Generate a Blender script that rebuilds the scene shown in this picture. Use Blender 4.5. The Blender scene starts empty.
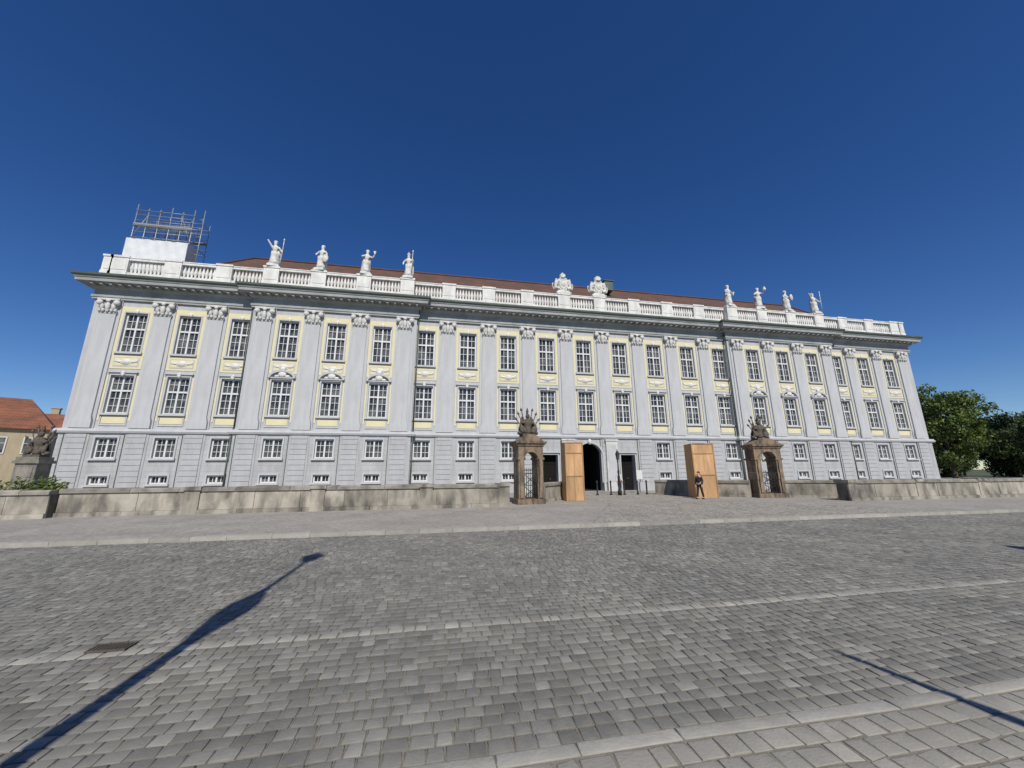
import bpy, math, random, bmesh
import numpy as np
from mathutils import Vector, Matrix
random.seed(7); np.random.seed(7)
scene=bpy.context.scene
COL=scene.collection
R=math.radians
# ------------------------------------------------------------------ materials
def new_mat(name):
    m=bpy.data.materials.new(name); m.use_nodes=True
    nt=m.node_tree
    return m,nt,nt.nodes,nt.links,nt.nodes["Principled BSDF"]
def mat(name,c1,c2=None,scale=3.0,rough=0.85,bump=0.0,bscale=None,tone=0.0,metal=0.0,
        stain=None,stain_amt=0.5,stretch=(1,1,1),brick=None,spec=None,streak=0.0,thr=(0.35,0.7),sscale=0.9):
    m,nt,N,L,P=new_mat(name)
    if c2 is None: c2=tuple(x*0.85 for x in c1)
    P.inputs["Roughness"].default_value=rough; P.inputs["Metallic"].default_value=metal
    if spec is not None: P.inputs["Specular IOR Level"].default_value=spec
    tc=N.new("ShaderNodeTexCoord"); mp=N.new("ShaderNodeMapping"); mp.inputs["Scale"].default_value=stretch
    L.new(tc.outputs["Object"],mp.inputs["Vector"])
    n=N.new("ShaderNodeTexNoise"); n.inputs["Scale"].default_value=scale; n.inputs["Detail"].default_value=6; n.inputs["Roughness"].default_value=0.6
    L.new(mp.outputs[0],n.inputs["Vector"])
    r=N.new("ShaderNodeValToRGB"); r.color_ramp.elements[0].position=thr[0]; r.color_ramp.elements[1].position=thr[1]
    r.color_ramp.elements[0].color=(*c1,1); r.color_ramp.elements[1].color=(*c2,1)
    L.new(n.outputs["Fac"],r.inputs[0]); col=r.outputs[0]
    if stain is not None:
        n2=N.new("ShaderNodeTexNoise"); n2.inputs["Scale"].default_value=sscale; n2.inputs["Detail"].default_value=8
        mp2=N.new("ShaderNodeMapping"); mp2.inputs["Scale"].default_value=(1+streak*3,1+streak*3,1.0/(1+streak))
        L.new(tc.outputs["Object"],mp2.inputs["Vector"]); L.new(mp2.outputs[0],n2.inputs["Vector"])
        r2=N.new("ShaderNodeValToRGB"); r2.color_ramp.elements[0].position=0.42; r2.color_ramp.elements[1].position=0.66
        r2.color_ramp.elements[0].color=(0,0,0,1); r2.color_ramp.elements[1].color=(stain_amt,)*3+(1,)
        L.new(n2.outputs["Fac"],r2.inputs[0])
        mx=N.new("ShaderNodeMix"); mx.data_type='RGBA'; L.new(r2.outputs[0],mx.inputs[0]); L.new(col,mx.inputs[6]); mx.inputs[7].default_value=(*stain,1)
        col=mx.outputs[2]
    if brick:
        bw,rh,ms,dark=brick
        sx=N.new("ShaderNodeSeparateXYZ"); cx=N.new("ShaderNodeCombineXYZ")
        L.new(tc.outputs["Object"],sx.inputs[0])
        ad=N.new("ShaderNodeMath"); ad.operation='ADD'; L.new(sx.outputs[0],ad.inputs[0]); L.new(sx.outputs[1],ad.inputs[1])
        L.new(ad.outputs[0],cx.inputs[0]); L.new(sx.outputs[2],cx.inputs[1])
        b=N.new("ShaderNodeTexBrick"); b.inputs["Scale"].default_value=1; b.inputs["Brick Width"].default_value=bw; b.inputs["Row Height"].default_value=rh
        b.inputs["Mortar Size"].default_value=ms; b.inputs["Mortar Smooth"].default_value=0.3
        b.inputs["Color1"].default_value=(1,1,1,1); b.inputs["Color2"].default_value=(0.93,0.93,0.93,1); b.inputs["Mortar"].default_value=(dark,dark,dark,1)
        L.new(cx.outputs[0],b.inputs["Vector"])
        mm=N.new("ShaderNodeMix"); mm.data_type='RGBA'; mm.blend_type='MULTIPLY'; mm.inputs[0].default_value=1
        L.new(col,mm.inputs[6]); L.new(b.outputs["Color"],mm.inputs[7]); col=mm.outputs[2]
    if tone>0:
        at=N.new("ShaderNodeAttribute"); at.attribute_name="tone"
        ma=N.new("ShaderNodeMath"); ma.operation='MULTIPLY_ADD'; ma.inputs[1].default_value=tone; ma.inputs[2].default_value=1-tone/2
        L.new(at.outputs["Fac"],ma.inputs[0])
        vm=N.new("ShaderNodeVectorMath"); vm.operation='SCALE'; L.new(col,vm.inputs[0]); L.new(ma.outputs[0],vm.inputs["Scale"]); col=vm.outputs[0]
    L.new(col,P.inputs["Base Color"])
    if bump>0:
        nb=N.new("ShaderNodeTexNoise"); nb.inputs["Scale"].default_value=bscale or scale*4; nb.inputs["Detail"].default_value=5
        L.new(tc.outputs["Object"],nb.inputs["Vector"])
        bp=N.new("ShaderNodeBump"); bp.inputs["Strength"].default_value=bump; bp.inputs["Distance"].default_value=0.02
        L.new(nb.outputs["Fac"],bp.inputs["Height"]); L.new(bp.outputs[0],P.inputs["Normal"])
    return m
M={}
M['wall']=mat("palace_plaster",(0.42,0.427,0.442),(0.465,0.47,0.482),0.8,0.9,0.1,6,stain=(0.34,0.344,0.35),stain_amt=0.55,streak=1.0)
M['rust']=mat("palace_rusticated_plaster",(0.405,0.41,0.42),(0.45,0.453,0.46),0.8,0.9,0.1,6,stain=(0.325,0.324,0.322),stain_amt=0.65,streak=0.7,brick=(1.16,0.37,0.015,0.76))
M['trim']=mat("pale_stucco_trim",(0.485,0.49,0.50),(0.41,0.415,0.425),1.5,0.85,0.1,8)
M['gtrim']=mat("grey_ground_floor_trim",(0.43,0.435,0.445),(0.375,0.38,0.388),1.5,0.85,0.1,8,stain=(0.31,0.31,0.31),stain_amt=0.5,streak=0.7)
M['cornice']=mat("grey_cornice_plaster",(0.34,0.355,0.355),(0.28,0.292,0.29),1.2,0.85,0.1,8,stain=(0.20,0.215,0.20),stain_amt=0.6)
M['pil']=mat("pilaster_plaster",(0.45,0.457,0.47),(0.495,0.499,0.507),0.9,0.9,0.1,6,stain=(0.37,0.373,0.378),stain_amt=0.5,streak=1.0)
M['white']=mat("white_limestone",(0.74,0.73,0.70),(0.62,0.61,0.59),2.0,0.85,0.2,12,stain=(0.42,0.415,0.395),stain_amt=0.5,streak=0.5)
M['capital']=mat("capital_stucco",(0.60,0.595,0.575),(0.47,0.465,0.45),2.0,0.85,0.2,12,stain=(0.34,0.335,0.32),stain_amt=0.55,streak=0.5)
M['statue']=mat("weathered_white_statue_stone",(0.68,0.67,0.63),(0.34,0.33,0.31),3.5,0.9,0.4,14,thr=(0.4,0.75))
M['yellow']=mat("pale_yellow_stucco",(0.67,0.61,0.385),(0.60,0.55,0.37),1.2,0.9,0.1,8)
M['gutter']=mat("patinated_zinc_gutter",(0.07,0.09,0.078),(0.11,0.135,0.115),1.0,0.6,metal=0.2)
M['frame']=mat("white_window_paint",(0.66,0.66,0.64),(0.58,0.58,0.57),4,0.5)
M['roof']=mat("dull_brown_roof_tile",(0.15,0.07,0.048),(0.095,0.05,0.036),0.6,0.9,0.4,10,stain=(0.07,0.055,0.045),stain_amt=0.6,brick=(0.25,0.30,0.02,0.6))
M['oroof']=mat("red_brown_roof_tile",(0.31,0.115,0.06),(0.21,0.08,0.045),0.7,0.85,0.4,10,stain=(0.12,0.06,0.04),stain_amt=0.6,brick=(0.3,0.35,0.03,0.6))
M['sand']=mat("weathered_grey_sandstone",(0.40,0.362,0.297),(0.27,0.247,0.205),1.6,0.95,0.6,9,tone=0.45,stain=(0.10,0.092,0.078),stain_amt=0.9,streak=0.3,sscale=1.1)
M['coping']=mat("lichened_coping_stone",(0.31,0.288,0.24),(0.20,0.186,0.157),2.2,0.95,0.6,9,tone=0.4,stain=(0.085,0.078,0.066),stain_amt=0.8,sscale=1.6)
M['pier']=mat("dark_brown_sandstone",(0.29,0.21,0.135),(0.16,0.12,0.085),2.5,0.95,0.7,9,tone=0.35,stain=(0.05,0.044,0.038),stain_amt=0.85,streak=0.5,sscale=1.6)
M['trophy']=mat("blackened_sandstone",(0.14,0.115,0.09),(0.05,0.043,0.036),5,0.95,0.7,16)
M['iron']=mat("black_iron",(0.02,0.02,0.022),(0.035,0.033,0.03),6,0.55,metal=0.4)
M['rustiron']=mat("rusty_cast_iron",(0.10,0.08,0.062),(0.06,0.05,0.042),12,0.8)
M['steel']=mat("galvanised_steel_tube",(0.35,0.36,0.37),(0.28,0.29,0.30),6,0.45,metal=0.5)
M['tarp']=mat("white_tarpaulin",(0.66,0.67,0.68),(0.56,0.58,0.60),1.5,0.6,0.8,2.5)
M['ply']=mat("plywood_board",(0.55,0.33,0.16),(0.41,0.24,0.12),2.2,0.85,0.3,20,tone=0.45,stretch=(3,3,0.5),stain=(0.26,0.16,0.09),stain_amt=0.5,streak=0.4)
M['dark']=mat("passage_painted_shade",(0.012,0.011,0.010),(0.008,0.008,0.008),2)  # near-black lining colour stands in for the shade inside the portal passage
M['door']=mat("dark_door_wood",(0.011,0.0095,0.008),(0.008,0.007,0.006),4,0.8,spec=0.15)
M['bark']=mat("tree_bark",(0.09,0.07,0.05),(0.05,0.04,0.03),5,0.95,0.6,14)
M['beige']=mat("cream_render",(0.44,0.36,0.24),(0.37,0.31,0.21),0.8,0.9,stain=(0.27,0.22,0.16),stain_amt=0.4,streak=1)
M['skin']=mat("skin",(0.50,0.30,0.22),(0.45,0.27,0.2),8,0.6)
M['blackcloth']=mat("black_cloth",(0.02,0.02,0.024),(0.03,0.03,0.035),9,0.9)
M['bluecloth']=mat("denim",(0.05,0.07,0.12),(0.035,0.05,0.09),9,0.9)
M['whitecloth']=mat("white_cloth",(0.65,0.65,0.64),(0.55,0.55,0.55),9,0.9)
M['hair']=mat("brown_hair",(0.05,0.03,0.02),(0.03,0.02,0.012),9,0.7)
M['sett']=mat("grey_granite_sett",(0.188,0.182,0.163),(0.142,0.138,0.126),9,0.85,0.2,45,tone=0.65,stain=(0.235,0.222,0.19),stain_amt=0.65,sscale=0.6)
M['band']=mat("pale_sett_row",(0.31,0.295,0.255),(0.25,0.24,0.21),9,0.85,0.2,45,tone=0.4)
M['sett2']=mat("pale_granite_sett",(0.32,0.295,0.255),(0.25,0.23,0.20),9,0.85,0.3,45,tone=0.5,stain=(0.20,0.187,0.163),stain_amt=0.5)
M['sett3']=mat("warm_grey_paver",(0.31,0.292,0.25),(0.25,0.236,0.205),7,0.85,0.25,45,tone=0.4,stain=(0.21,0.198,0.172),stain_amt=0.5)
M['kerb']=mat("pale_kerb_stone",(0.35,0.332,0.29),(0.27,0.257,0.228),4,0.85,0.3,30,tone=0.35)
M['joint']=mat("sandy_joint",(0.21,0.188,0.145),(0.145,0.13,0.102),6,0.95,0.5,50)
M['joint2']=mat("sand_joint_with_moss",(0.17,0.155,0.115),(0.24,0.215,0.17),6,0.95,0.4,50)
M['pave']=mat("small_mosaic_paving",(0.335,0.308,0.275),(0.28,0.258,0.23),0.7,0.95,0.5,25,stain=(0.225,0.21,0.19),stain_amt=0.6,sscale=0.5)
M['ground']=mat("dry_grass_ground",(0.06,0.08,0.03),(0.09,0.095,0.05),0.2,0.95)
m,nt,N,L,P=new_mat("window_glass")
oi=N.new("ShaderNodeObjectInfo"); rr=N.new("ShaderNodeValToRGB")
rr.color_ramp.elements[0].color=(0.03,0.033,0.037,1); rr.color_ramp.elements[1].color=(0.15,0.152,0.15,1)
tc=N.new("ShaderNodeTexCoord"); nn=N.new("ShaderNodeTexNoise"); nn.inputs["Scale"].default_value=1.1; ad=N.new("ShaderNodeVectorMath"); ad.operation='ADD'
L.new(tc.outputs["Object"],ad.inputs[0]); L.new(oi.outputs["Location"],ad.inputs[1]); L.new(ad.outputs[0],nn.inputs["Vector"])
L.new(nn.outputs["Fac"],rr.inputs[0]); rr.color_ramp.elements[0].position=0.42; rr.color_ramp.elements[1].position=0.72
L.new(rr.outputs[0],P.inputs["Base Color"]); P.inputs["Roughness"].default_value=0.08; P.inputs["Specular IOR Level"].default_value=0.5
M['glass']=m
m=M['pave']; nt=m.node_tree; N=nt.nodes; L=nt.links; P=N["Principled BSDF"]
tc=N.new("ShaderNodeTexCoord"); v=N.new("ShaderNodeTexVoronoi"); v.inputs["Scale"].default_value=12; L.new(tc.outputs["Object"],v.inputs["Vector"])
src=P.inputs["Base Color"].links[0].from_socket
sx=N.new("ShaderNodeSeparateColor"); L.new(v.outputs["Color"],sx.inputs[0])
ma=N.new("ShaderNodeMath"); ma.operation='MULTIPLY_ADD'; ma.inputs[1].default_value=0.34; ma.inputs[2].default_value=0.83; L.new(sx.outputs[0],ma.inputs[0])
vm=N.new("ShaderNodeVectorMath"); vm.operation='SCALE'; L.new(src,vm.inputs[0]); L.new(ma.outputs[0],vm.inputs["Scale"]); L.new(vm.outputs[0],P.inputs["Base Color"])
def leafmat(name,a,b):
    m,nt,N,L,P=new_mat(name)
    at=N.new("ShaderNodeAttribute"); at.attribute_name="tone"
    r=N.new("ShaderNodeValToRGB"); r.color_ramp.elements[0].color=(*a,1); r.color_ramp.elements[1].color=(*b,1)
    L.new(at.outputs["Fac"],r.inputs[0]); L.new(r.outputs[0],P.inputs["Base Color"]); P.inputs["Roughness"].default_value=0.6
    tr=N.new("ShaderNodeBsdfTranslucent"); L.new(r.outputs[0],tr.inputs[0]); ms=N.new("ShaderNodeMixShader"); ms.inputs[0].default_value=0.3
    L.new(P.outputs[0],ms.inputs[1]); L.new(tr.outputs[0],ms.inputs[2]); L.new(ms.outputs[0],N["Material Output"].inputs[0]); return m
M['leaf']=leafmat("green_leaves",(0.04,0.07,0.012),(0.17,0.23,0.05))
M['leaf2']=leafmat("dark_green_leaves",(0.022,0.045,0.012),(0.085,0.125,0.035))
# ------------------------------------------------------------------ mesh builder
class MB:
    def __init__(s): s.v=[];s.f=[];s.m=[];s.t=[];s.sm=[]
    def add(s,vs,fs,m=0,t=0.5,smooth=False):
        o=len(s.v); s.v+= [tuple(p) for p in vs]
        for f in fs: s.f.append([i+o for i in f]); s.m.append(m); s.t.append(t); s.sm.append(smooth)
    def box(s,x0,x1,y0,y1,z0,z1,m=0,t=0.5,M4=None):
        vs=[(x,y,z) for z in (z0,z1) for y in (y0,y1) for x in (x0,x1)]
        if M4: vs=[M4@Vector(p) for p in vs]
        s.add(vs,[(0,2,3,1),(4,5,7,6),(0,1,5,4),(2,6,7,3),(0,4,6,2),(1,3,7,5)],m,t)
    def lathe(s,cx,cy,prof,seg=12,m=0,fold=0,nf=7,sy=1.0,M4=None,t=0.5,smooth=True):
        vs=[]
        for k,(r,z) in enumerate(prof):
            for i in range(seg):
                a=2*math.pi*i/seg; rr=r*(1+fold*math.cos(nf*a+k*0.5))
                vs.append(Vector((cx+rr*math.cos(a),cy+rr*math.sin(a)*sy,z)))
        if M4: vs=[M4@p for p in vs]
        fs=[]
        for k in range(len(prof)-1):
            for i in range(seg):
                j=(i+1)%seg; fs.append((k*seg+i,k*seg+j,(k+1)*seg+j,(k+1)*seg+i))
        fs.append(tuple(range(seg-1,-1,-1))); fs.append(tuple((len(prof)-1)*seg+i for i in range(seg)))
        s.add(vs,fs,m,t,smooth)
    def tube(s,p,q,r,r2=None,seg=8,m=0):
        p=Vector(p);q=Vector(q);d=q-p;L=d.length
        if L<1e-6: return
        Mx=Matrix.Translation(p)@d.to_track_quat('Z','Y').to_matrix().to_4x4()
        s.lathe(0,0,[(r,0),(r if r2 is None else r2,L)],seg,m,M4=Mx)
    def ell(s,c,r,m=0,seg=10,rings=6,M4=None,t=0.5):
        pr=[(max(math.sin(math.pi*k/rings),0.02),-math.cos(math.pi*k/rings)) for k in range(rings+1)]
        Mx=Matrix.Translation(Vector(c))@(M4 or Matrix.Identity(4))@Matrix.Diagonal((*r,1))
        s.lathe(0,0,pr,seg,m,M4=Mx,t=t)
    def prism(s,poly,y0,y1,m=0,t=0.5,M4=None):
        n=len(poly); vs=[Vector((x,y0,z)) for x,z in poly]+[Vector((x,y1,z)) for x,z in poly]
        if M4: vs=[M4@p for p in vs]
        fs=[tuple(range(n)),tuple(range(2*n-1,n-1,-1))]+[(i,i+n,(i+1)%n+n,(i+1)%n) for i in range(n)]
        s.add(vs,fs,m,t)
    def sweep(s,prof,xa,xb,yp,yb,m=0,dz=0.0):
        n=len(prof); vs=[]
        for k in range(4):
            for p,z in prof:
                x=(xa-p) if k<2 else (xb+p); y=(yp-p) if k in(1,2) else yb
                vs.append((x,y,z+dz))
        fs=[]
        for k in range(3):
            for i in range(n):
                j=(i+1)%n; fs.append((k*n+i,k*n+j,(k+1)*n+j,(k+1)*n+i))
        fs.append(tuple(range(n))); fs.append(tuple(range(4*n-1,3*n-1,-1)))
        s.add(vs,fs,m)
    def obj(s,name,mats,parent=None,loc=(0,0,0),rz=0,fix=True):
        me=bpy.data.meshes.new(name); me.from_pydata(s.v,[],s.f); 
        for mm in mats: me.materials.append(M[mm])
        me.polygons.foreach_set("material_index",s.m); me.polygons.foreach_set("use_smooth",s.sm)
        a=me.attributes.new("tone",'FLOAT','FACE'); a.data.foreach_set("value",s.t)
        me.update()
        if fix:
            bm=bmesh.new(); bm.from_mesh(me); bmesh.ops.recalc_face_normals(bm,faces=bm.faces); bm.to_mesh(me); bm.free()
        return put(me,name,parent,loc,rz)
def put(me,name,parent=None,loc=(0,0,0),rz=0):
    o=bpy.data.objects.new(name,me); COL.objects.link(o); o.location=loc; o.rotation_euler=(0,0,rz)
    if parent: o.parent=parent
    return o
def tag(o,label,cat,group=None):
    o["label"]=label; o["category"]=cat
    if group: o["group"]=group
def empty(name,loc,label,cat,group=None,rz=0):
    o=bpy.data.objects.new(name,None); COL.objects.link(o); o.location=loc; o.rotation_euler=(0,0,rz); o.empty_display_size=0.3
    tag(o,label,cat,group); return o
def struct(o): o["kind"]="structure"; return o
def copy_tree(src,name,loc,rz=0,scale=None):
    o=src.copy(); COL.objects.link(o); o.location=loc; o.rotation_euler=(0,0,rz)
    if scale: o.scale=scale
    def rec(a,b):
        for c in a.children:
            if c==b: continue
            d=c.copy(); COL.objects.link(d); d.parent=b; rec(c,d)
    rec(src,o); return o
def skin_mesh(name,nodes,edges,root=0,sub=1):
    me=bpy.data.meshes.new(name); me.from_pydata([n[:3] for n in nodes],edges,[])
    o=bpy.data.objects.new(name,me); COL.objects.link(o)
    md=o.modifiers.new("s",'SKIN'); md.use_smooth_shade=True
    for i,n in enumerate(nodes):
        sv=me.skin_vertices[0].data[i]; sv.radius=(n[3],n[4] if len(n)>4 else n[3]); sv.use_root=(i==root)
    if sub: ms=o.modifiers.new("u",'SUBSURF'); ms.levels=sub; ms.render_levels=sub
    dg=bpy.context.evaluated_depsgraph_get(); dg.update()
    out=bpy.data.meshes.new_from_object(o.evaluated_get(dg)); out.name=name
    bpy.data.objects.remove(o)
    for p in out.polygons: p.use_smooth=True
    return out
GZ=0.10
# ------------------------------------------------------------------ palace
B=3.455; YF=30.8; X0=-21.93; XL=-24.75; XR=50.25; YB=47.0
def bx(s): return X0+B*s
RIS=[(bx(2.5)-0.92,bx(5.5)+0.92),(bx(14.5)-0.92,bx(17.5)+0.92)]; RO=0.36
def off(x):
    return RO if any(a<=x<=b for a,b in RIS) else 0.0
SEG=[(XL,RIS[0][0],0),(RIS[0][0],RIS[0][1],RO),(RIS[0][1],RIS[1][0],0),(RIS[1][0],RIS[1][1],RO),(RIS[1][1],XR,0)]
pal=empty("palace",(12.6,YF,0),"long pale grey baroque palace with yellow panels and roof balustrade","palace")
def P_(x,y,z): return (x-12.6,y-YF,z)
def pobj(mb,name,mats,parent=None):
    mb.v=[(x-12.6,y-YF,z) for x,y,z in mb.v]; return mb.obj(name,mats,parent or pal)
UP=(10.2,13.2,0.70); LO=(5.8,8.5,0.70); GR=(2.73,4.12,0.64); BA=(1.02,1.58,0.55)
ops_g=[];ops_u=[]
for i in range(21):
    x=bx(i); ops_u+= [(x-UP[2],x+UP[2],UP[0],UP[1]),(x-LO[2],x+LO[2],LO[0],LO[1])]
    if i==10: ops_g.append((x-1.15,x+1.15,GZ,4.02))
    elif i in(9,11): ops_g.append((x-0.66,x+0.66,GZ,3.05))
    else:
        ops_g+= [(x-GR[2],x+GR[2],GR[0],GR[1]),(x-BA[2],x+BA[2],BA[0],BA[1])]
def wall_with_openings(mb,segs,ops,z0,z1,plane,th,m):
    zs=sorted(set([z0,z1]+[o[2] for o in ops]+[o[3] for o in ops])); zs=[z for z in zs if z0<=z<=z1]
    for xa,xb,of in segs:
        for a,b in zip(zs[:-1],zs[1:]):
            cur=xa
            for o in sorted(o for o in ops if xa<=o[0] and o[1]<=xb and o[2]<=a+1e-6 and o[3]>=b-1e-6):
                if o[0]>cur: mb.box(cur,o[0],plane-of,plane+th,a,b,m)
                cur=o[1]
            if xb>cur: mb.box(cur,xb,plane-of,plane+th,a,b,m)
mb=MB(); wall_with_openings(mb,SEG,ops_u,4.4,15.0,YF,0.5,0)
mb.box(XL,10.9,YF+0.5,YB,0,15.0); mb.box(14.0,XR,YF+0.5,YB,0,15.0); mb.box(10.9,14.0,YF+0.5,YB,4.3,15.0); mb.box(10.9,14.0,YF+9,YB,0,4.3)
pobj(mb,"wall",["wall"])
mb=MB(); wall_with_openings(mb,SEG,ops_g,0,4.4,YF-0.15,0.65,0)
pobj(mb,"rusticated_wall",["rust"])
def all_sweep(mb,prof,m=0,base=YF,e=0.0,ps=1.0):
    prof=[(p*ps if p>0.2 else p,z) for p,z in prof]
    mb.sweep(prof,XL+e,XR-e,base,YB,m)
    for k,(a,b) in enumerate(RIS): mb.sweep(prof,a,b,base-RO,base+0.02,m,0.004)
for xa,xb,of in SEG:
    cuts=[(bx(9)-0.85,bx(9)+0.85),(bx(10)-1.5,bx(10)+1.5),(bx(11)-0.85,bx(11)+0.85)]
    cur=xa; pcs=[]
    for c in cuts:
        if xa<c[0]<xb: pcs.append((cur,c[0])); cur=c[1]
    pcs.append((cur,xb))
    for a,b in pcs:
        mb=MB(); mb.box(a,b,YF-0.29-of,YF-0.1,0,0.78); pobj(mb,"plinth",["gtrim"])
mb=MB(); all_sweep(mb,[(0.1,4.36),(0.28,4.42),(0.34,4.55),(0.26,4.6),(0.24,4.72),(0.0,4.76),(-0.1,4.76),(-0.1,4.36)])
pobj(mb,"string_course",["trim"])
mb=MB(); all_sweep(mb,[(0.14,14.1),(0.14,14.24),(0.19,14.25),(0.19,14.4),(0.10,14.42),(0.10,14.82),(0.25,14.88),(0.34,14.98),(-0.1,14.98),(-0.1,14.1)])
pobj(mb,"entablature",["cornice"])
PS=0.86
mb=MB(); all_sweep(mb,[(0.2,14.97),(0.40,14.985),(0.42,15.14),(1.0,15.16),(1.0,15.36),(1.06,15.40),(1.12,15.52),(0.0,15.56),(-0.3,15.4),(-0.3,14.97)],ps=PS)
x=XL+0.1
while x<XR:
    of=off(x); mb.box(x-0.09,x+0.09,YF-of-0.74,YF-of-0.33,15.0,15.15); x+=0.58
pobj(mb,"cornice",["cornice"])
mb=MB(); all_sweep(mb,[(1.02,15.46),(1.13,15.49),(1.22,15.58),(1.24,15.72),(1.10,15.72),(0.0,15.86),(-0.4,15.86),(-0.4,15.46)],ps=PS)
pobj(mb,"gutter",["gutter"])
mb=MB()
peds=[bx(k-0.5) for k in range(22)]
PW=0.56
def ped(mb,x,w):
    y=YF-off(x)-0.02
    mb.box(x-w,x+w,y-0.24,y+0.24,15.84,17.45); mb.box(x-w+0.1,x+w-0.1,y-0.265,y-0.24,16.45,17.3); mb.box(x-w-0.04,x+w+0.04,y-0.29,y+0.29,17.45,17.60)
    mb.box(x-w-0.03,x+w+0.03,y-0.275,y+0.275,15.84,16.30)
for k,x in enumerate(peds): ped(mb,x,PW)
ped(mb,XL+0.35,0.3); ped(mb,XR-0.35,0.3)
bp=[(0.09,16.28),(0.09,16.36),(0.06,16.42),(0.12,16.62),(0.128,16.75),(0.07,17.0),(0.06,17.15),(0.095,17.22),(0.095,17.32)]
for k in range(21):
    a=peds[k]+PW; b=peds[k+1]-PW; y=YF-off((a+b)/2)-0.02
    mb.box(a,b,y-0.2,y+0.2,15.84,16.285); mb.box(a,b,y-0.2,y+0.2,17.28,17.54); mb.box(a,b,y-0.23,y+0.23,17.45,17.52)
    n=9
    for i in range(n): mb.lathe(a+0.04+(b-a-0.08)*(i+0.5)/n,y,bp,8)
for xx in (XL+0.15,XR-0.15):
    mb.box(xx-0.18,xx+0.18,YF+0.3,YB,15.84,16.28); mb.box(xx-0.18,xx+0.18,YF+0.3,YB,17.32,17.5)
    yy=YF+0.6
    while yy<YB: mb.lathe(xx,yy,bp,8); yy+=0.28
pobj(mb,"balustrade",["white"])
mb=MB()
e=[(XL+0.6,31.4,15.9),(XR-0.6,31.4,15.9),(XR-0.6,46.4,15.9),(XL+0.6,46.4,15.9),(-18.8,38.9,22.85),(44.6,38.9,22.85)]
mb.add(e,[(0,1,5,4),(1,2,5),(2,3,4,5),(3,0,4),(0,3,2,1)],0)
roof=pobj(mb,"roof",["roof"])
mb=MB(); mb.tube((-18.8,38.9,22.9),(44.6,38.9,22.9),0.12); mb.tube((XL+0.6,31.4,15.95),(-18.8,38.9,22.9),0.11); mb.tube((XR-0.6,31.4,15.95),(44.6,38.9,22.9),0.11)
pobj(mb,"ridge_tiles",["roof"],roof)
mb=MB(); mb.box(17.9,18.9,36.5,38.2,21.6,22.7); mb.box(17.8,19.0,36.4,38.2,22.7,22.78)
pobj(mb,"roof_hatch",["gutter"],roof)
mb=MB()
mb.box(-0.72,0.72,-0.08,0,4.76,14.1); mb.box(-0.52,0.52,-0.20,-0.08,5.55,13.08)
mb.box(-0.64,0.64,-0.27,-0.08,4.76,5.3); mb.box(-0.60,0.60,-0.25,-0.08,5.3,5.42); mb.box(-0.56,0.56,-0.23,-0.08,5.42,5.55)
mb.box(-0.56,0.56,-0.23,-0.08,13.0,13.08)
pil=mb.obj("pilaster",["pil"],pal,P_(bx(-0.5),YF,0))
mb=MB()
mb.box(-0.50,0.50,-0.20,-0.08,13.08,13.95); mb.box(-0.68,0.68,-0.38,-0.08,13.97,14.1)
for sx in(-1,1):
    Mx=Matrix.Translation((sx*0.52,-0.32,13.78))@Matrix.Rotation(R(90),4,'X'); mb.lathe(0,0,[(0.17,-0.1),(0.21,0),(0.17,0.1)],10,M4=Mx)
    mb.ell((sx*0.36,-0.28,13.45),(0.13,0.12,0.26)); mb.ell((sx*0.48,-0.26,13.2),(0.1,0.09,0.14))
mb.ell((0,-0.3,13.5),(0.14,0.13,0.34)); mb.ell((0,-0.36,13.92),(0.14,0.08,0.14)); 
for sx in(-1,0,1): mb.ell((sx*0.27,-0.28,13.2),(0.11,0.09,0.15))
cap=mb.obj("capital",["capital"],pil,(0,0,0))
mb=MB(); z=0.78
mb.box(-0.70,0.70,-0.19,-0.15,0.78,4.36)
while z<4.3:
    z2=min(z+0.37,4.36); mb.box(-0.56,0.56,-0.25,-0.19,z+0.012,z2-0.012); z=z2
mb.box(-0.745,-0.705,-0.22,-0.15,0.78,4.36,1)
les=mb.obj("banded_strip",["gtrim","gutter"],pil,(0,0,0))
for k in range(1,22):
    x=bx(k-0.5); copy_tree(pil,"pilaster",P_(x,YF-off(x),0))
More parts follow.
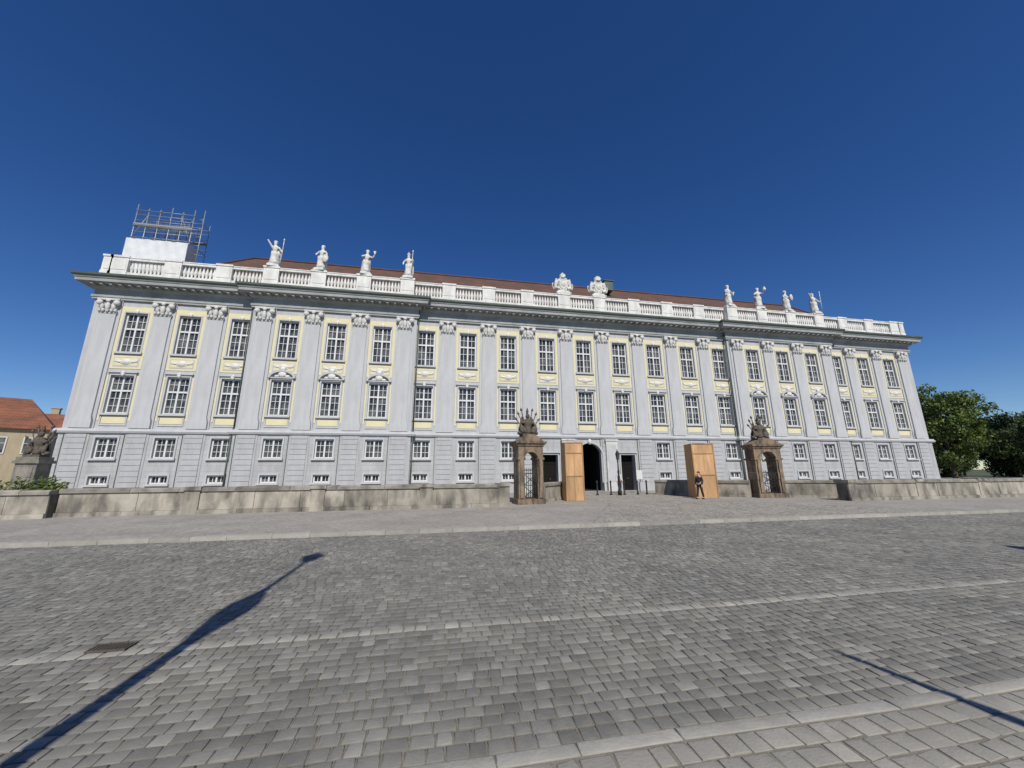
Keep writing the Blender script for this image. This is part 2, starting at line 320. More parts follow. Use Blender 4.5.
def win_meshes(w,h,cols,rows,transom,kind):
    g=MB(); g.box(-w,w,0.24,0.26,0,h)
    f=MB(); y0,y1=0.13,0.239; q=0.09
    f.box(-w,-w+q,y0,y1,0,h); f.box(w-q,w,y0,y1,0,h); f.box(-w+q,w-q,y0,y1,0,q); f.box(-w+q,w-q,y0,y1,h-q,h)
    f.box(-0.055,0.055,y0-0.02,y1-0.001,q,h-q)
    if transom: f.box(-w+q,w-q,y0-0.01,y1-0.002,h*transom-0.06,h*transom+0.06)
    for s_ in(-1,1):
        for c in range(1,cols):
            x=s_*(0.055+(w-q-0.055)*c/cols); f.box(x-0.017,x+0.017,y0+0.04,y1-0.004,q,h-q)
    for r in range(1,rows):
        z=h*r/rows
        if transom and abs(z-h*transom)<0.1: continue
        f.box(-w+q,w-q,y0+0.045,y1-0.006,z-0.017,z+0.017)
    s=MB(); a=0.10; p=-0.07
    s.box(-w-a,-w,p,0.0,-0.0,h); s.box(w,w+a,p,0.0,0,h); s.box(-w-a,w+a,p,0,h,h+a); s.box(-w-a-0.06,w+a+0.06,p-0.09,0,-0.13,0)
    if kind in('lo','arch'):
        if kind=='lo':
            s.box(-w-0.16,w+0.16,-0.10,0,h+a,h+a+0.07); s.box(-w-0.2,w+0.2,-0.17,0,h+a+0.07,h+a+0.13)
            s.ell((0,-0.1,h+0.12),(0.14,0.08,0.2),1)
        else:
            n=12; c=w+0.24; z0=h+a+0.02
            pts=[(c*math.cos(math.pi*i/n),z0+0.62*math.sin(math.pi*i/n)) for i in range(n+1)]
            inn=[(x*0.84,z0+(z-z0)*0.76) for x,z in pts]
            for i in range(n): s.prism([pts[i],pts[i+1],inn[i+1],inn[i]],-0.22,0,0)
            s.box(-c,c,-0.15,0,z0-0.02,z0+0.06)
            s.ell((0,-0.12,z0+0.28),(0.3,0.12,0.24),1); s.ell((-0.36,-0.1,z0+0.14),(0.18,0.08,0.1),1); s.ell((0.36,-0.1,z0+0.14),(0.18,0.08,0.1),1); s.ell((0,-0.14,z0+0.7),(0.2,0.1,0.16),1)
        s.box(-w-a,w+a,-0.05,0,-0.85,-0.78); s.box(-w-a,-w-a+0.07,-0.05,0,-0.78,-0.2); s.box(w+a-0.07,w+a,-0.05,0,-0.78,-0.2)
    if kind=='up':
        s.ell((0,-0.08,h+0.1),(0.13,0.07,0.17),1)
    return g,f,s
WT={}
def make_window(kind,w,h,cols,rows,tr,loc):
    g,f,s=win_meshes(w,h,cols,rows,tr,kind)
    o=g.obj("window",["glass"],pal,loc); f.obj("frame",["frame"],o); s.obj("surround",["trim","white"],o); return o
def mkspandrel():
    mb=MB()
    mb.box(-0.96,0.96,-0.03,0,8.98,9.98,0)
    mb.box(-0.78,0.78,-0.045,-0.03,9.14,9.84,2)
    mb.box(-0.70,0.70,-0.055,-0.045,9.21,9.77,0)
    for sx in(-1,1): mb.box(min(sx*0.80,sx*1.0),max(sx*0.80,sx*1.0),-0.03,0,9.98,13.66,0)
    mb.box(-0.80,0.80,-0.03,0,13.31,13.66,0)
    for sx in(-1,1): mb.box(min(sx*0.86,sx*0.97),max(sx*0.86,sx*0.97),-0.025,0,5.3,8.5,0)
    mb.box(-0.70,0.70,-0.025,0,5.10,5.58,0)
    mb.ell((0,-0.07,9.5),(0.3,0.09,0.2),1)
    for sx in(-1,1): mb.ell((sx*0.42,-0.06,9.5),(0.2,0.06,0.09),1); mb.ell((sx*0.64,-0.06,9.56),(0.07,0.05,0.13),1)
    for i in range(-2,3): mb.ell((i*0.13,-0.06,9.5-0.2+0.04*abs(i)),(0.06,0.05,0.07),1)
    return mb
sp=None
for i in range(21):
    x=bx(i); y=YF-off(x)
    arch=i in(3,4,5,15,16,17)
    if 'up' not in WT: WT['up']=make_window('up',UP[2],UP[1]-UP[0],2,5,0.6,P_(x,y,UP[0]))
    else: copy_tree(WT['up'],"window",P_(x,y,UP[0]))
    kk='arch' if arch else 'lo'
    if kk not in WT: WT[kk]=make_window(kk,LO[2],LO[1]-LO[0],2,5,0.6,P_(x,y,LO[0]))
    else: copy_tree(WT[kk],"window",P_(x,y,LO[0]))
    if i not in(9,10,11):
        yg=y-0.15
        if 'gr' not in WT: WT['gr']=make_window('gr',GR[2],GR[1]-GR[0],2,3,None,P_(x,yg,GR[0]))
        else: copy_tree(WT['gr'],"window",P_(x,yg,GR[0]))
        if 'ba' not in WT: WT['ba']=make_window('ba',BA[2],BA[1]-BA[0],2,1,None,P_(x,yg,BA[0]))
        else: copy_tree(WT['ba'],"window",P_(x,yg,BA[0]))
    if sp is None: sp=mkspandrel().obj("stucco_panel",["yellow","white","trim"],pal,P_(x,y,0))
    else: copy_tree(sp,"stucco_panel",P_(x,y,0))
mb=MB(); xc=bx(10); yg=YF-0.15
n=14; r=1.15; zs=4.02-r
arc=[(xc+r*math.cos(math.pi*i/n),zs+r*math.sin(math.pi*i/n)) for i in range(n+1)]
for i in range(n):
    (xa,za),(xb,zb)=arc[i],arc[i+1]; mb.prism([(xa,za),(xa,4.03),(xb,4.03),(xb,zb)],yg-0.02,yg+0.4,0)
    o1=[(xc+(x-xc)*1.13,zs+(z-zs)*1.13) for x,z in (arc[i],arc[i+1])]
    mb.prism([arc[i],o1[0],o1[1],arc[i+1]],yg-0.12,yg-0.0,0)
mb.box(xc-1.3,xc-1.15,yg-0.12,yg,GZ,zs); mb.box(xc+1.15,xc+1.3,yg-0.12,yg,GZ,zs)
mb.ell((xc,yg-0.2,4.12),(0.17,0.14,0.25),1)
for sx in(-1,1):
    a,b=sorted((xc+sx*1.42,xc+sx*2.46)); mb.box(a,b,yg-0.30,yg-0.0,0.02,4.2,1); mb.box(a-0.06,b+0.06,yg-0.36,yg,4.2,4.34,1)
    mb.box(a+0.15,b-0.15,yg-0.32,yg-0.30,0.9,3.9,0)
pobj(mb,"portal_arch",["trim","capital"])
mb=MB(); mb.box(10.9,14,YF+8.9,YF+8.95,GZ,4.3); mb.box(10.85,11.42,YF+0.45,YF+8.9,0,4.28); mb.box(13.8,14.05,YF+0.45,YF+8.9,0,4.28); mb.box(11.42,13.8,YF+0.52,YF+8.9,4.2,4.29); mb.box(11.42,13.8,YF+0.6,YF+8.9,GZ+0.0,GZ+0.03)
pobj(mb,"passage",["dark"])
for i in(9,11):
    x=bx(i); mb=MB(); mb.box(x-0.66,x+0.66,YF+0.38,YF+0.43,GZ,3.05)
    mb.box(x-0.02,x+0.02,YF+0.36,YF+0.38,GZ,2.3); mb.box(x-0.66,x+0.66,YF+0.35,YF+0.38,2.3,2.38)
    for sx in(-1,1):
        for z0 in(0.4,1.35): mb.box(x+sx*0.31-0.2,x+sx*0.31+0.2,YF+0.365,YF+0.38,z0,z0+0.75)
    d=pobj(mb,"door",["door"])
    mb=MB(); mb.tube((x+0.06,YF+0.3,1.1),(x+0.16,YF+0.3,1.1),0.015); mb.tube((x+0.06,YF+0.3,1.1),(x+0.06,YF+0.37,1.1),0.012); pobj(mb,"handle",["steel"],d)
    mb=MB(); mb.box(x-0.76,x-0.66,yg-0.08,yg,GZ,3.05); mb.box(x+0.66,x+0.76,yg-0.08,yg,GZ,3.05); mb.box(x-0.76,x+0.76,yg-0.08,yg,3.05,3.2); mb.box(x-0.86,x+0.86,yg-0.2,yg,3.2,3.3)
    pobj(mb,"door_surround",["trim"])
for x,dx in ((RIS[0][0],-0.12),(RIS[0][1],0.12),(RIS[1][0],-0.12),(RIS[1][1],0.12)):
    mb=MB(); y=YF-0.16
    mb.tube((x+dx,YF-0.8,15.45),(x+dx,y-0.1,14.6),0.06); mb.tube((x+dx,y-0.1,14.6),(x+dx,y-0.1,4.9),0.06); mb.tube((x+dx,y-0.1,4.9),(x+dx,y-0.32,4.5),0.06); mb.tube((x+dx,y-0.32,4.5),(x+dx,y-0.32,0.3),0.06)
    pobj(mb,"downpipe",["gutter"])
# ------------------------------------------------------------------ statues
def statue(loc,pose,rz,label,prop=None):
    e=empty("statue",loc,label,"statue","baroque statues on the palace balustrade",rz)
    mb=MB(); mb.box(-0.42,0.42,-0.35,0.35,0,0.14); mb.box(-0.36,0.36,-0.3,0.3,0.14,0.24); mb.obj("pedestal",["white"],e)
    la,ra,lean=pose
    mb=MB()
    mb.lathe(0,0,[(0.36,0.24),(0.33,0.5),(0.30,0.8),(0.29,1.05),(0.31,1.2),(0.27,1.35)],20,fold=0.10,nf=6,sy=0.8)
    mb.lathe(0.04,0.16,[(0.33,0.26),(0.36,0.7),(0.34,1.2),(0.30,1.7),(0.16,1.95)],16,fold=0.13,nf=5,sy=0.5)
    mb.obj("robe",["statue"],e)
    nd=[(0,0,1.2,0.22,0.18),(lean*0.5,0,1.5,0.19,0.15),(lean,0,1.78,0.22,0.15),(lean,0,1.92,0.09,0.09),(lean*1.3,-0.03,2.1,0.13,0.14),(lean*1.3,-0.02,2.26,0.11,0.12),
        (lean-0.24,0,1.78,0.10,0.10),tuple(la[0])+(0.075,),tuple(la[1])+(0.055,),(lean+0.24,0,1.78,0.10,0.10),tuple(ra[0])+(0.075,),tuple(ra[1])+(0.055,),
        (-0.12,-0.08,0.75,0.13),(-0.14,-0.2,0.3,0.08)]
    ed=[(0,1),(1,2),(2,3),(3,4),(4,5),(2,6),(6,7),(7,8),(2,9),(9,10),(10,11),(0,12),(12,13)]
    me=skin_mesh("body",nd,ed); me.materials.append(M['statue']); put(me,"body",e)
    mb=MB(); mb.ell((lean*1.3,0.03,2.24),(0.17,0.18,0.15))
    if prop=='helmet': mb.lathe(lean*1.3,0,[(0.16,2.2),(0.15,2.33),(0.07,2.42),(0.02,2.5)],10); mb.ell((lean*1.3,0.05,2.46),(0.04,0.2,0.1))
    mb.obj("hair",["statue"],e)
    h=ra[1]
    mb=MB()
    if prop in('staff','helmet'): mb.tube((h[0],h[1]-0.03,0.3),(h[0]+0.05,h[1]-0.03,2.35),0.025); mb.ell((h[0]+0.05,h[1]-0.03,2.4),(0.06,0.05,0.12))
    elif prop=='shield': mb.ell((h[0]+0.03,h[1]-0.02,h[2]-0.2),(0.25,0.07,0.35))
    elif prop=='urn': mb.lathe(h[0],h[1]-0.05,[(0.05,h[2]-0.1),(0.15,h[2]+0.05),(0.15,h[2]+0.2),(0.06,h[2]+0.3),(0.1,h[2]+0.36)],10)
    else: mb.lathe(h[0],h[1],[(0.03,h[2]-0.1),(0.05,h[2]+0.05),(0.12,h[2]+0.28),(0.02,h[2]+0.33)],10)
    mb.obj("attribute",["statue"],e)
poses=[
 (((-0.42,-0.1,2.0),(-0.62,-0.15,2.3)),((0.42,-0.12,1.5),(0.5,-0.3,1.3)),-0.05),
 (((-0.42,-0.12,1.5),(-0.3,-0.32,1.35)),((0.45,-0.05,1.5),(0.42,-0.25,1.25)),0.03),
 (((-0.40,-0.2,1.55),(-0.1,-0.35,1.6)),((0.5,-0.1,1.7),(0.6,-0.25,1.95)),0.05),
 (((-0.46,-0.05,1.52),(-0.42,-0.25,1.2)),((0.40,-0.15,1.55),(0.3,-0.35,1.75)),-0.04)]
props=['staff','shield','torch','helmet','torch','urn','shield','staff']
lab=["white baroque statue with raised arm holding a staff on the balustrade","white robed statue with a shield on the balustrade","white robed statue lifting a torch on the balustrade","white helmeted statue with spear on the balustrade",
 "white robed statue raising a torch on the balustrade","white robed statue holding an urn on the balustrade","white robed statue carrying a shield on the balustrade","white robed statue leaning on a staff on the balustrade"]
for k,s in enumerate([2.5,3.5,4.5,5.5,14.5,15.5,16.5,17.5]):
    x=bx(s); statue((x,YF-RO-0.02,17.60),poses[(k+(1 if k>3 else 0))%4],[0.2,-0.2,0.3,-0.1,0.15,-0.3,0.25,0.0][k],lab[k],props[k])
def arms(loc,label,crownw):
    e=empty("heraldic_sculpture",loc,label,"sculpture","heraldic sculptures over the palace portal")
    mb=MB(); mb.box(-0.7,0.7,-0.3,0.3,0,0.14); mb.box(-0.55,0.55,-0.26,0.26,0.14,0.3); mb.obj("pedestal",["white"],e)
    mb=MB(); pts=[(0.0,0.3),(0.3,0.45),(0.48,0.8),(0.5,1.2),(0.42,1.5),(0.2,1.62),(0,1.55)]; poly=pts+[(-x,z) for x,z in pts[::-1][1:-1]]
    mb.prism(poly,-0.14,0.1); mb.prism([(x*0.78,0.95+(z-0.95)*0.78) for x,z in poly],-0.2,-0.14)
    for k in range(12):
        a=k*math.pi/6; mb.ell((0.5*math.sin(a),-0.12,0.98+0.62*math.cos(a)),(0.11,0.1,0.11))
    mb.ell((0,-0.2,0.95),(0.2,0.08,0.26)); mb.obj("shield",["statue"],e)
    mb=MB(); mb.lathe(0,0,[(0.24*crownw,1.6),(0.26*crownw,1.72),(0.22*crownw,1.74),(0.30*crownw,1.9),(0.22*crownw,2.02),(0.06,2.1)],14,fold=0.12,nf=6); mb.ell((0,0,2.14),(0.06,0.06,0.08))
    mb.obj("crown",["statue"],e)
    for sx in(-1,1):
        nd=[(sx*0.62,0.0,0.42,0.2),(sx*0.72,0,0.8,0.19),(sx*0.66,0,1.15,0.2),(sx*0.62,-0.05,1.42,0.17),(sx*0.5,-0.15,1.4,0.1),(sx*0.5,-0.15,1.15,0.09),(sx*0.4,-0.22,1.2,0.06),(sx*0.45,-0.2,0.6,0.12),(sx*0.5,-0.28,0.36,0.09),(sx*0.85,0.05,0.5,0.06),(sx*1.0,0.05,0.85,0.05),(sx*0.92,0.05,1.15,0.07)]
        me=skin_mesh("supporter",nd,[(0,1),(1,2),(2,3),(3,4),(2,5),(5,6),(0,7),(7,8),(0,9),(9,10),(10,11)]); me.materials.append(M['statue']); put(me,"supporter",e)
arms((bx(9.5),YF-0.02,17.60),"white carved shield with crown and lions on the balustrade",1.0)
arms((bx(10.5),YF-0.02,17.60),"white carved shield with wide crown on the balustrade",1.2)
# ------------------------------------------------------------------ scaffold on the roof
sc=empty("scaffolding",(-22.2,32.7,15.9),"steel tube scaffolding with white tarpaulin around a roof chimney","scaffolding")
mb=MB(); xs=[-2.0,-1.2,-0.4,0.4,1.2,2.0]; ys=[-1.0,0.1,1.1]
for x in xs:
    for y in ys: mb.tube((x,y,0),(x,y,6.6+(0.3 if x in(-2.0,2.0,0.4) else 0)),0.032,seg=6)
for z in(2,4.0,4.5,5.0,5.5,6.0,6.4):
    for y in ys: mb.tube((-2.1,y,z),(2.1,y,z),0.026,seg=6)
    if z in(4.0,5.0,6.4):
        for x in xs: mb.tube((x,-1.1,z),(x,1.2,z),0.026,seg=6)
mb.tube((-2.0,-1.0,4.0),(-1.2,-1.0,6.0),0.022,seg=6); mb.tube((1.2,-1.0,6.0),(2.0,-1.0,4.0),0.022,seg=6)
mb.tube((2.4,-0.5,0.5),(2.4,-0.5,7.3),0.032,seg=6)
for z in (1.6,2.4,3.2,4.0,4.8,5.6,6.4): mb.tube((2.0,-0.5,z),(2.4,-0.5,z),0.024,seg=6)
mb.obj("tubes",["steel"],sc)
mb=MB(); mb.box(-2.05,2.05,-1.05,-0.75,5.03,5.07); mb.box(-2.05,2.05,0.8,1.1,5.03,5.07)
mb.box(-2.05,2.05,-1.07,-1.04,5.1,5.22); mb.obj("boards",["steel"],sc)
mb=MB(); nx=30
def tp(i,j): return (-2.2+4.2*i/nx,-1.12+0.02*math.sin(i*1.3+j)+0.015*math.sin(i*0.7-j*2.1),0.2+3.6*j/10)
vs=[tp(i,j) for j in range(11) for i in range(nx+1)]
mb.add(vs,[(j*(nx+1)+i,j*(nx+1)+i+1,(j+1)*(nx+1)+i+1,(j+1)*(nx+1)+i) for j in range(10) for i in range(nx)],0,0.5,True)
mb.box(2.00,2.02,-1.12,0.2,0.2,3.8); mb.box(-2.22,-2.20,-1.12,1.0,0.2,3.8); mb.box(-2.2,2.0,-1.12,0.2,3.78,3.80)
mb.obj("tarpaulin",["tarp"],sc)
# ------------------------------------------------------------------ ground
def sheet(name,x0,x1,y0,y1,z,m):
    mb=MB(); mb.add([(x0,y0,z),(x1,y0,z),(x1,y1,z),(x0,y1,z)],[(0,1,2,3)]); return struct(mb.obj(name,[m]))
KY=11.95
sheet("ground",-1500,1500,-1500,1500,-0.05,"ground")
def setts(name,x0,x1,y0,y1,z,row,lmin,lmax,m,gap=0.008,rnd=0.003,skip=None,inset=0.011,jit=1.0,wa=0.3,sink=0.004,tsd=0.2):
    y=y0; cx=[]
    nr=max(1,round((y1-y0)/row)); hs=np.random.uniform(0.88,1.12,nr); hs=hs/hs.sum()*(y1-y0)
    for h in hs:
        x=x0+random.uniform(-lmax,0)
        while x<x1:
            l=random.uniform(lmin,lmax)
            if random.random()<0.08: l*=0.75
            if not(skip and skip(x+l/2,y+h/2)): cx.append((x,y,l,h))
            x+=l
        y+=h
    A=np.array(cx); n=len(A)
    wob=lambda x,y:wa*(0.035*np.sin(x*0.9+y*0.5)+0.02*np.sin(x*2.3-y*1.1))
    g=gap/2
    tx=np.random.randn(n)*0.0018; ty=np.random.randn(n)*0.0018
    zo=z+np.random.randn(n)*rnd*0.5
    # one jitter per corner, shared by the rings so side faces never cross
    jx=np.random.randn(4,n)*0.003*jit; jy=np.random.randn(4,n)*0.003*jit
    def ring(ins,zz,f):
        c=[]
        for k,(sx,sy) in enumerate(((0,0),(1,0),(1,1),(0,1))):
            X=A[:,0]+np.where(sx,A[:,2]-ins,ins)+f*jx[k]; Y=A[:,1]+np.where(sy,A[:,3]-ins,ins)+f*jy[k]
            Z=zz+tx*(sx-0.5)+ty*(sy-0.5)
            c.append(np.stack([X,Y+wob(X,Y),Z],1))
        return np.stack(c,1)
    r0=ring(g,zo-0.035,1.0); r1=ring(g+0.002,zo-sink,1.0); r2=ring(g+inset,zo,1.3)
    allv=np.concatenate([r0,r1,r2],1).reshape(-1,3)
    F=[]
    for k in range(2):
        for i in range(4): j=(i+1)%4; F.append([4*k+i,4*k+j,4*k+4+j,4*k+4+i])
    F.append([8,9,10,11]); F=np.array(F)
    faces=(F[None]+12*np.arange(n)[:,None,None]).reshape(-1,4)
    me=bpy.data.meshes.new(name)
    me.vertices.add(len(allv)); me.vertices.foreach_set("co",allv.ravel())
    me.loops.add(faces.size); me.loops.foreach_set("vertex_index",faces.ravel().astype(np.int32))
    me.polygons.add(len(faces)); me.polygons.foreach_set("loop_start",np.arange(0,faces.size,4,dtype=np.int32)); me.polygons.foreach_set("loop_total",np.full(len(faces),4,dtype=np.int32))
    sm=np.tile(np.array([0,0,0,0,1,1,1,1,1],dtype=bool),n)
    me.polygons.foreach_set("use_smooth",sm)
    me.update(); me.validate()
    a=me.attributes.new("tone",'FLOAT','FACE')
    t=np.clip(0.5+tsd*np.random.randn(n),0.02,1.0); t[np.random.rand(n)<0.04]=1.1
    a.data.foreach_set("value",np.repeat(t,9))
    me.materials.append(M[m]); o=put(me,name); o["kind"]="structure"; return o
sheet("road",-150,150,2.70,KY,-0.009,"joint")
sheet("near_pavement",-150,150,-30,2.70,-0.006,"joint2")
sheet("pavement",-150,150,KY,60,GZ-0.010,"pave")
setts("road_setts",-17,33,4.94,KY-0.14,0,0.126,0.105,0.17,"sett")
setts("road_setts",-8,16,2.77,4.80,0,0.128,0.11,0.175,"sett",gap=0.009)
setts("gutter_band",-17,33,4.80,4.94,0.002,0.2,0.12,0.22,"band",gap=0.008)
setts("kerb_band",-8,16,2.645,2.77,0.003,0.2,0.5,1.0,"kerb",jit=0.5,wa=0.3)
setts("near_pavement_setts",-3,10,0.5,2.635,0,0.17,0.14,0.24,"sett3",gap=0.014,rnd=0.002,inset=0.008,jit=2.0,sink=0.002,tsd=0.14)
def drv(x,y):
    w=3.6+max(0,(19-y))*0.55; return abs(x-12.4)>w or False
setts("driveway_setts",3,22,KY+0.12,YF-0.3,GZ,0.15,0.13,0.2,"sett2",skip=drv,wa=0.1)
mb=MB(); x=-40
while x<60:
    l=random.uniform(0.85,1.15)
    mb.box(x+0.004,x+l-0.004,KY-0.13,KY+0.1,-0.04,GZ+0.004+random.uniform(-.003,.003),0,random.random()); x+=l
struct(mb.obj("kerb",["kerb"]))
mb=MB(); mb.box(-0.17,0.17,-0.09,-0.075,0,0.016); mb.box(-0.17,0.17,0.075,0.09,0,0.016); mb.box(-0.17,-0.155,-0.075,0.075,0,0.016); mb.box(0.155,0.17,-0.075,0.075,0,0.016)
for i in range(8): mb.box(-0.145+i*0.037,-0.122+i*0.037,-0.075,0.075,0.002,0.014)
g=mb.obj("drain_grate",["rustiron"],None,(-3.12,4.99,0.004)); tag(g,"rusty iron drain grate set in the cobbled road","drain")
# ------------------------------------------------------------------ sandstone walls
def stone_wall(path,h,th,label,endpier=()):
    p0=path[0]
    e=empty("stone_wall",(p0[0],p0[1],GZ),label,"wall","low sandstone walls in front of the palace")
    body=MB(); cop=MB()
    for (xa,ya),(xb,yb) in zip(path[:-1],path[1:]):
        L=math.hypot(xb-xa,yb-ya); ang=math.atan2(yb-ya,xb-xa)
        T=Matrix.Translation((xa-p0[0],ya-p0[1],0))@Matrix.Rotation(ang,4,'Z')
        for c,(za,zb) in enumerate(((-0.05,0.16),(0.16,h-0.17))):
            x=0
            while x<L-0.01:
                l=random.uniform(1.7,2.9) if c else random.uniform(1.8,2.8)
                if L-x-l<0.8: l=L-x
                dd=random.uniform(-0.006,0.006)+(0.07 if c==0 else 0)
                body.box(x+0.008,x+l-0.008,-th/2-dd,th/2+dd,za+0.003,zb-0.003,0,random.random(),M4=T); x+=l
        body.box(0,L,-th/2+0.04,th/2-0.04,0,h-0.18,0,-0.8,M4=T)
        x=0
        while x<L-0.01:
            l=random.uniform(1.7,2.5)
            if L-x-l<0.9: l=L-x
            zt=h+random.uniform(-0.012,0.012); a,b=x+0.006,x+l-0.006; w=th/2+0.06
            v=[(a,-w,h-0.17),(b,-w,h-0.17),(b,w,h-0.17),(a,w,h-0.17),(a,-w,zt-0.05),(b,-w,zt-0.05),(b,w,zt-0.05),(a,w,zt-0.05),(a,-w+0.07,zt),(b,-w+0.07,zt),(b,w-0.07,zt),(a,w-0.07,zt)]
            cop.add([T@Vector(q) for q in v],[(3,2,1,0),(0,1,5,4),(1,2,6,5),(2,3,7,6),(3,0,4,7),(4,5,9,8),(5,6,10,9),(6,7,11,10),(7,4,8,11),(8,9,10,11)],0,random.random()); x+=l
    body.obj("wall_blocks",["sand"],e); cop.obj("coping",["coping"],e)
    for (px,py) in endpier:
        pm=MB(); X=px-p0[0];Y=py-p0[1]; pm.box(X-0.28,X+0.28,Y-0.33,Y+0.33,-0.05,h-0.12,0,random.random()); pm.box(X-0.33,X+0.33,Y-0.39,Y+0.39,h-0.12,h+0.02,0,random.random())
        pm.obj("wall_pier",["sand"],e)
    return e
WY=18.75
stone_wall([(-60,WY-0.3),(-14.4,WY-0.3)],1.02,0.6,"low weathered sandstone wall with coping slabs along the pavement")
stone_wall([(-14.38,WY),(3.3,WY)],1.05,0.5,"long stained sandstone wall with coping slabs beside the gate",[(-9.8,WY),(-5.0,WY),(-0.4,WY),(3.2,WY+0.05)])
stone_wall([(5.6,20.6),(7.0,22.2),(9.2,25.2)],1.0,0.45,"short sandstone wall leading back from the gate niche")
stone_wall([(19.0,20.9),(17.8,22.3),(15.2,25.2)],1.0,0.45,"short sandstone wall leading back to the portal")
stone_wall([(20.9,20.4),(23.0,19.2),(24.6,17.9)],1.02,0.5,"short sandstone wall beside the second gate niche")
stone_wall([(21.5,17.4),(70,17.4)],1.05,0.6,"long sandstone wall with coping along the far pavement",[(21.8,17.4),(26.4,17.4),(31.0,17.4),(35.6,17.4)])
# ------------------------------------------------------------------ gate niches with trophies
def trophy_mb():
    mb=MB()
    mb.box(-0.42,0.42,-0.35,0.35,0,0.14)
    mb.lathe(0,0,[(0.22,0.14),(0.28,0.3),(0.2,0.5),(0.26,0.75),(0.30,0.95),(0.22,1.08),(0.10,1.14)],14,fold=0.07,nf=8,sy=0.75)
    mb.ell((0,-0.02,1.28),(0.13,0.16,0.17)); mb.ell((0,0.05,1.48),(0.05,0.17,0.13)); mb.lathe(0,0.03,[(0.05,1.45),(0.09,1.6),(0.02,1.85)],8)
    for sx in(-1,1):
        mb.ell((sx*0.31,-0.05,0.85),(0.12,0.14,0.11)); mb.ell((sx*0.34,-0.18,0.38),(0.2,0.09,0.28),M4=Matrix.Rotation(sx*0.4,4,'Y'))
        mb.ell((sx*0.26,-0.28,0.25),(0.12,0.12,0.12)); mb.ell((sx*0.52,0.0,0.2),(0.13,0.2,0.12)); mb.ell((sx*0.45,-0.1,0.62),(0.08,0.08,0.16))
        for k,(ax,L) in enumerate(((0.16,1.5),(0.34,1.3),(0.58,1.05))):
            q=Vector((sx*(0.1+math.sin(ax)*L),0.12-0.05*k,0.15+math.cos(ax)*L)); p=Vector((sx*0.08,0.1-0.04*k,0.2))
            mb.tube(p,q,0.032); d=(q-p).normalized(); mb.lathe(0,0,[(0.03,0),(0.08,0.06),(0.005,0.24)],6,M4=Matrix.Translation(q)@d.to_track_quat('Z','Y').to_matrix().to_4x4())
        vs=[];n=8
        for i in range(n+1):
            u=i/n; vs+= [(sx*(0.2+0.36*u),0.1+0.05*math.sin(6*u),1.25-0.7*u*u+0.1*math.sin(5*u)),(sx*(0.15+0.34*u),0.12+0.05*math.sin(6*u+1),0.6-0.4*u)]
        mb.add(vs,[(2*i,2*i+1,2*i+3,2*i+2) for i in range(n)],0,0.5,True)
        mb.add([(a,b+0.05,c) for a,b,c in vs],[(2*i,2*i+2,2*i+3,2*i+1) for i in range(n)],0,0.5,True)
    return mb
TROPHY=trophy_mb()
TROPHY_ME=None
def add_trophy(e,z,s):
    global TROPHY_ME
    if TROPHY_ME is None: t=TROPHY.obj("trophy",["trophy"],e,(0,0,z)); TROPHY_ME=t.data
    else: t=put(TROPHY_ME,"trophy",e,(0,0,z))
    t.scale=s
